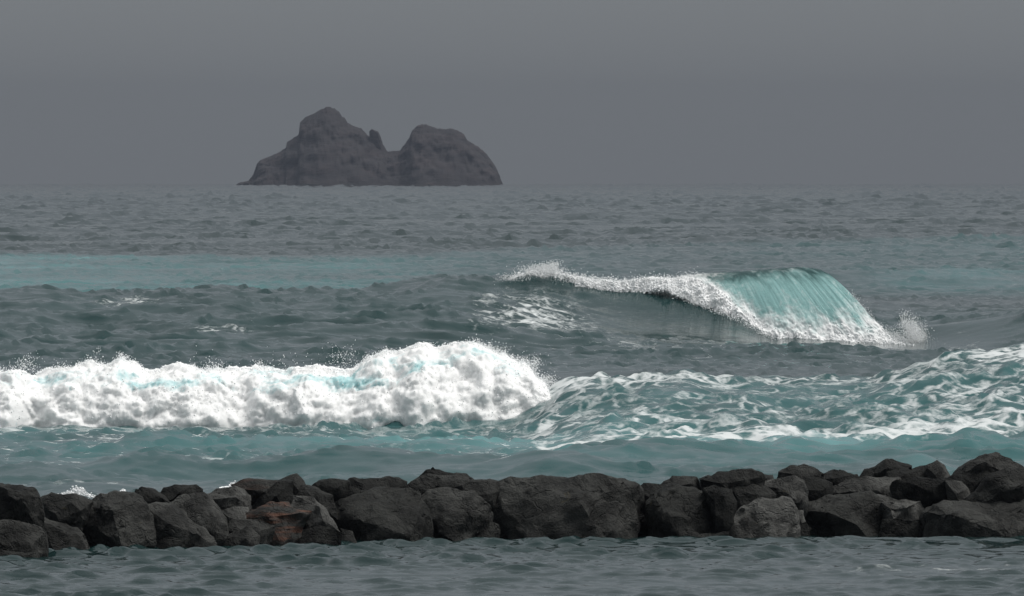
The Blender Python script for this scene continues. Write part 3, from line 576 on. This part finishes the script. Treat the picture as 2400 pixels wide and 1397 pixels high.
BTOP = [(-700, 875), (-300, 880), (0, 868), (40, 860), (80, 872), (120, 872), (200, 866), (260, 858), (285, 846), (310, 858), (345, 872), (420, 862), (480, 868), (560, 868), (600, 861), (640, 868), (760, 866), (820, 862), (870, 840), (900, 824), (930, 830), (960, 829), (1000, 819), (1060, 823), (1100, 811), (1130, 815), (1160, 832), (1200, 846), (1240, 868), (1270, 892), (1290, 918), (1306, 945), (1320, 975)]
BBOT = [(-700, 1012), (0, 1010), (300, 1003), (420, 996), (600, 1012), (760, 1022), (900, 1016), (1000, 998), (1100, 988), (1200, 977), (1290, 962), (1320, 972)]
def fbm(p, o=5, h=0.75): return noise.fractal(p, h, 2.1, o)
def build_bore():
    root = thing('broken_wave', 'tumbling white foam front of the broken wave behind the breakwater', 'wave', (xpx(600, 252), 252, 0))
    n, m = 620, 96
    pxs = np.linspace(-520, 1318, n); V = np.empty((m, n, 3)); A_ = np.empty((m, n)); surf = []
    for j, px in enumerate(pxs):
        pb = curve(px, BBOT); Yb = 251.5 - 0.9 * fbm(Vector((px / 110.0, 1.7, 0)), 2) - 0.3; zt = zpx(curve(px, BTOP), Yb + 3.5)
        endk = 1 - 0.75 * float(sstep(1150, 1318, px))
        dpt = 6.0 * endk + 0.6; z0 = max(-0.45, zpx(pb, 251.0) - 0.25)
        for i in range(m):
            t = i / (m - 1)
            if t < 0.68:                      # front face: steep rounded roller
                u = t / 0.68; a = u * math.pi / 2
                y = Yb + (1 - math.cos(a)) * 0.58 * dpt; z = z0 + (zt - z0) * math.sin(a) ** 0.85
            else:
                u = (t - 0.68) / 0.32
                y = Yb + 0.58 * dpt + u * dpt * 0.7; z = zt - (zt - z0 + 0.1) * u ** 1.6
            x = xpx(px, Yb + 3)
            p = Vector((x, y, z))
            k = min(1, u * 2.5) if t < 0.68 else 1
            big = fbm(Vector((x * 0.55, y * 0.25, z * 0.75)), 3); bil = abs(fbm(Vector((x * 1.5, y * 0.9 + 5, z * 2.2)), 5)); fin = abs(fbm(p * 5.5, 4))
            d = (0.40 * big + 0.26 * (bil - 0.2) + 0.07 * (fin - 0.2)) * (0.55 + 0.45 * k) * (0.5 + 0.5 * endk)
            yy = y - d * 1.3 * math.cos(min(t / 0.68, 1) * math.pi / 2) ** 0.5 if t < 0.68 else y
            zz = z + d * 0.55 * math.sin(min(t / 0.68, 1) * math.pi / 2) * (1 if t < 0.8 else max(0, 1 - (t - .8) * 5))
            V[i, j] = (x + 0.5 * d * noise.noise(p * 1.3), yy, zz)
            A_[i, j] = 0.55 * math.exp(-((t - 0.45) / 0.16) ** 2) * (1 - 0.3 * float(sstep(900, 1250, px)))
    child(mesh_np('foam_roller', V.reshape(-1, 3), grid_quads(m, n), M_FOAM, attrs={'aeration': A_.ravel()}), root)
    # clots of foam on the roller
    ii = rng.integers(2, int(m * 0.72), 9000); jj = rng.integers(0, n, 9000)
    P = V[ii, jj] + rng.normal(0, 0.015, (9000, 3)); keep = (A_[ii, jj] < 0.35) | (rng.random(9000) < 0.3)
    child(blobs('foam_clots', P[keep], 0.008 + 0.018 * rng.random(keep.sum()) ** 2, M_SPRAY, None), root)
    # spray along the crest, splashes and drops thrown off the right-hand end
    top = V[:, :, 2].max(0); ti = V[:, :, 2].argmax(0)
    jj = rng.integers(0, n, 16000); amp = np.clip(np.array([fbm(Vector((xx * 0.9, 7.7, 0)), 4) for xx in V[ti[jj], jj, 0]]) + 0.35, 0.05, 1.2)
    hh = rng.exponential(0.07, 16000) * amp
    P = V[ti[jj], jj] + np.stack([rng.normal(0, 0.05, 16000), rng.normal(0, 0.25, 16000), hh - 0.05], 1)
    Rr = (0.005 + 0.012 * rng.random(16000) ** 2) * np.clip(1.3 - hh * 1.2, 0.5, 1.3)
    ex, er = [], []
    def plume(px0, py0, px1, py1, cnt, sp, Y=256.5, r=(0.005, 0.014)):
        for _ in range(int(cnt * 1.6)):
            u = random.random() ** 1.3; pxx = px0 + (px1 - px0) * u + random.gauss(0, sp * 1.1); pyy = py0 + (py1 - py0) * u + random.gauss(0, sp * 0.7)
            Yp = Y + random.gauss(0, 0.4); ex.append((xpx(pxx, Yp), Yp, zpx(pyy, Yp))); er.append(random.uniform(*r))
    plume(288, 862, 282, 828, 260, 4); plume(285, 855, 300, 836, 120, 5); plume(40, 872, 70, 845, 260, 14); plume(220, 866, 228, 815, 30, 6)
    plume(940, 830, 985, 818, 120, 9); plume(1000, 822, 1010, 812, 200, 9); plume(1200, 850, 1262, 852, 420, 12); plume(1255, 880, 1256, 838, 130, 4)
    plume(800, 850, 810, 832, 140, 22); plume(640, 868, 700, 848, 60, 30); plume(1290, 940, 1312, 930, 900, 13); plume(1270, 900, 1290, 890, 600, 10)
    plume(1285, 965, 1310, 955, 500, 14); plume(600, 865, 606, 846, 80, 6); plume(1130, 815, 1190, 820, 160, 8); plume(480, 868, 500, 850, 50, 20)
    P = np.concatenate([P, np.array(ex)]); Rr = np.concatenate([Rr, np.array(er)])
    child(blobs('spray', P, Rr, M_SPRAY, None), root)
build_bore()

def build_plunger():
    root = thing('plunging_wave', 'curling turquoise wave with a falling lip and white foam edge', 'wave', (xpx(1750, 386), 386, 0))
    TOPC = [(0, 1178, 664), (.06, 1215, 648), (.1, 1245, 634), (.14, 1285, 628), (.18, 1318, 646), (.24, 1370, 654), (.32, 1440, 660), (.40, 1510, 656), (.5, 1590, 649), (.58, 1650, 641), (.7, 1740, 635), (.82, 1820, 629), (.92, 1875, 625), (1, 1905, 629)]
    BOTC = [(0, 1185, 672), (.06, 1230, 668), (.1, 1275, 670), (.14, 1310, 690), (.18, 1350, 700), (.24, 1420, 704), (.28, 1450, 690), (.32, 1475, 688), (.40, 1550, 682), (.46, 1605, 697), (.5, 1645, 718), (.58, 1735, 756), (.62, 1775, 782), (.66, 1815, 806), (.7, 1860, 812), (.82, 2010, 812), (.92, 2105, 818), (1, 2168, 824)]
    T_, B_ = np.array(TOPC), np.array(BOTC)
    n, m = 520, 110
    us = np.linspace(0, 1, n); V = np.empty((m, n, 3)); FO = np.empty((m, n)); FA = np.empty((m, n)); AL = np.empty((m, n))
    for j, u in enumerate(us):
        tx, ty = np.interp(u, T_[:, 0], T_[:, 1]), np.interp(u, T_[:, 0], T_[:, 2])
        bx, by = np.interp(u, B_[:, 0], B_[:, 1]), np.interp(u, B_[:, 0], B_[:, 2])
        Yc = float(crest2_y(tx)) - 0.4; throw = 0.8 + 3.4 * float(sstep(0.33, 0.75, u))
        hpx = by - ty
        for i in range(m):
            t = i / (m - 1) * 1.14 - 0.14
            if t < 0:
                k = -t / 0.14; Y = Yc + 4.5 * k; px = tx - 6 * k; z = zpx(ty, Yc) - 0.75 * k ** 1.7
            else:
                s = t ** 0.93; f = s * s * (3 - 2 * s); lin = 0.35 + 0.65 * float(sstep(0.45, 0.75, u))
                f = (1 - lin) * t + lin * f
                px = tx + (bx - tx) * t; Y = Yc - throw * (1.6 * t - 0.6 * t * t); z = zpx(ty + hpx * f, Y)
            x = xpx(px, Y); p = Vector((x, Y, z))
            # foam cover: whole band on the left, only the foot of the fall on the right
            cl = 1 - float(sstep(0.44, 0.70, u))
            edge = 0.80 - 0.55 * cl + 0.10 * noise.noise(Vector((u * 30, t * 2, 0)))
            fo = float(sstep(edge - 0.45, edge + 0.12, max(t, 0))) * 0.9 + 0.55 * cl * (1 if t > -0.05 else 0.5)
            fo += 0.30 * float(sstep(0.93, 1.0, u)) * float(sstep(0.1, 0.5, max(t, 0)))
            fo = min(1, max(0.0, fo)) ; fo = fo if t > -0.02 else fo * 0.5
            big = fbm(Vector((x * 0.9, Y * 0.4, z * 0.9)), 3); bil = abs(fbm(p * 1.7, 5)); fin = abs(fbm(p * 5.5, 3))
            st = fbm(Vector((u * 70, max(t, 0) * 1.5, 2.2)), 4)
            d = fo * (0.26 * big + 0.26 * (bil - 0.2) + 0.08 * (fin - 0.2)) + (1 - fo) * 0.016 * st
            kk = 1 if 0 <= t else max(0.2, 1 + t * 5)
            V[i, j] = (x, Y - d * 0.9 * kk, z + d * 0.45 * kk); FO[i, j] = fo; FA[i, j] = max(t, 0); AL[i, j] = u
    lip = child(mesh_np('falling_lip', V.reshape(-1, 3), grid_quads(m, n)[:, ::-1], M_LIP, attrs={'foam': FO.ravel(), 'fall': FA.ravel(), 'along': AL.ravel()}), root)
    # clots of foam
    ii = rng.integers(16, m, 14000); jj = rng.integers(0, n, 14000); keep = rng.random(14000) < np.clip(FO[ii, jj] - 0.35, 0, 1) * 1.1
    P = V[ii, jj][keep] + rng.normal(0, 0.06, (keep.sum(), 3))
    child(blobs('foam_clots', P, 0.012 + 0.032 * rng.random(len(P)) ** 2, M_SPRAY, None), root)
    ex, er = [], []
    def cloud(px0, py0, sx_, sy_, cnt, Y=384.0, r=(0.007, 0.019)):
        for _ in range(int(cnt * 1.8)):
            Yp = Y + random.gauss(0, 0.6); ex.append((xpx(random.gauss(px0, sx_), Yp), Yp, zpx(random.gauss(py0, sy_), Yp))); er.append(random.uniform(*r))
    cloud(2110, 800, 28, 9, 1300); cloud(2148, 790, 12, 16, 1500); cloud(2130, 768, 12, 14, 700); cloud(2120, 748, 6, 10, 130); cloud(2085, 790, 16, 12, 500)
    cloud(1265, 632, 24, 7, 900, 388); cloud(1290, 628, 10, 7, 350, 388); cloud(1320, 648, 12, 8, 300, 388); cloud(1210, 652, 20, 5, 400, 388); cloud(1370, 655, 14, 5, 200, 388); cloud(1300, 617, 8, 4, 50, 388)
    jj = rng.integers(0, int(n * 0.56), 2600); k0 = 16
    Pt = V[k0, jj] + np.stack([rng.normal(0, .1, 2600), rng.normal(0, .3, 2600), rng.exponential(0.06, 2600) - 0.04], 1)
    jj = rng.integers(int(n * 0.45), n, 5200)
    Pb = V[m - 1 - rng.integers(0, 14, 5200), jj] + np.stack([rng.normal(0, .1, 5200), rng.normal(-0.2, .3, 5200), rng.exponential(0.10, 5200) - 0.05], 1)
    jj2 = rng.integers(n - 14, n, 900); Pe = V[rng.integers(45, m, 900), jj2] + np.stack([rng.exponential(0.07, 900), rng.normal(0, .3, 900), rng.normal(0, .05, 900)], 1)
    P = np.concatenate([np.array(ex), Pt, Pb, Pe]); Rr = np.concatenate([np.array(er), 0.008 + 0.016 * rng.random(2600 + 5200) ** 2, rng.uniform(0.006, 0.016, 900)])
    child(blobs('spray', P, Rr, M_SPRAY, None), root)
build_plunger()

def splash(px0, px1, py, hpx, Y, cnt, label):
    """a low heap of white water thrown up behind the boulders"""
    P, Rr = [], []
    for _ in range(cnt):
        u = random.random(); env = math.sin(math.pi * u) ** 0.7 * (0.6 + 0.4 * noise.noise(Vector((u * 6, Y, 0))))
        px = px0 + (px1 - px0) * u; Yp = Y + random.gauss(0, 0.9)
        env *= 0.5 + 0.9 * abs(noise.noise(Vector((u * 7, Yp * 0.4, 3)))) + 0.25 * noise.noise(Vector((u * 25, Yp, 3)))
        P.append((xpx(px, Yp), Yp, zpx(py + 7 - hpx * env * random.random() ** 1.6, Yp))); Rr.append(random.uniform(0.006, 0.022))
    o = blobs('splash', P, Rr, M_SPRAY, None); tag(o, label, 'splash')
splash(95, 345, 1166, 48, 200.5, 9000, 'white splash breaking behind the flat-topped grey boulder')
splash(515, 660, 1138, 30, 203, 4000, 'small white splash behind the crest stones')

# ------------------------------------------------------------------ haze
def build_haze():
    x, y0, y1, z0, z1 = 7200, -150, 8250, -3, 80
    V = [(-x, y0, z0), (x, y0, z0), (x, y1, z0), (-x, y1, z0), (-x, y0, z1), (x, y0, z1), (x, y1, z1), (-x, y1, z1)]
    Q = [(3, 2, 1, 0), (4, 5, 6, 7), (0, 1, 5, 4), (1, 2, 6, 5), (2, 3, 7, 6), (3, 0, 4, 7)]
    m = bpy.data.materials.new('haze'); m.use_nodes = True; t = m.node_tree; t.nodes.clear()
    o = N(t, 'ShaderNodeOutputMaterial'); v = N(t, 'ShaderNodeVolumePrincipled'); L(t, v.outputs[0], o.inputs['Volume'])
    v.inputs['Color'].default_value = (0.185, 0.208, 0.26, 1); v.inputs['Density'].default_value = 0.9e-4
    h = mesh_np('haze', V, Q, m, smooth=False); tag(h, 'thin grey sea haze over the water', kind='stuff')
build_haze()
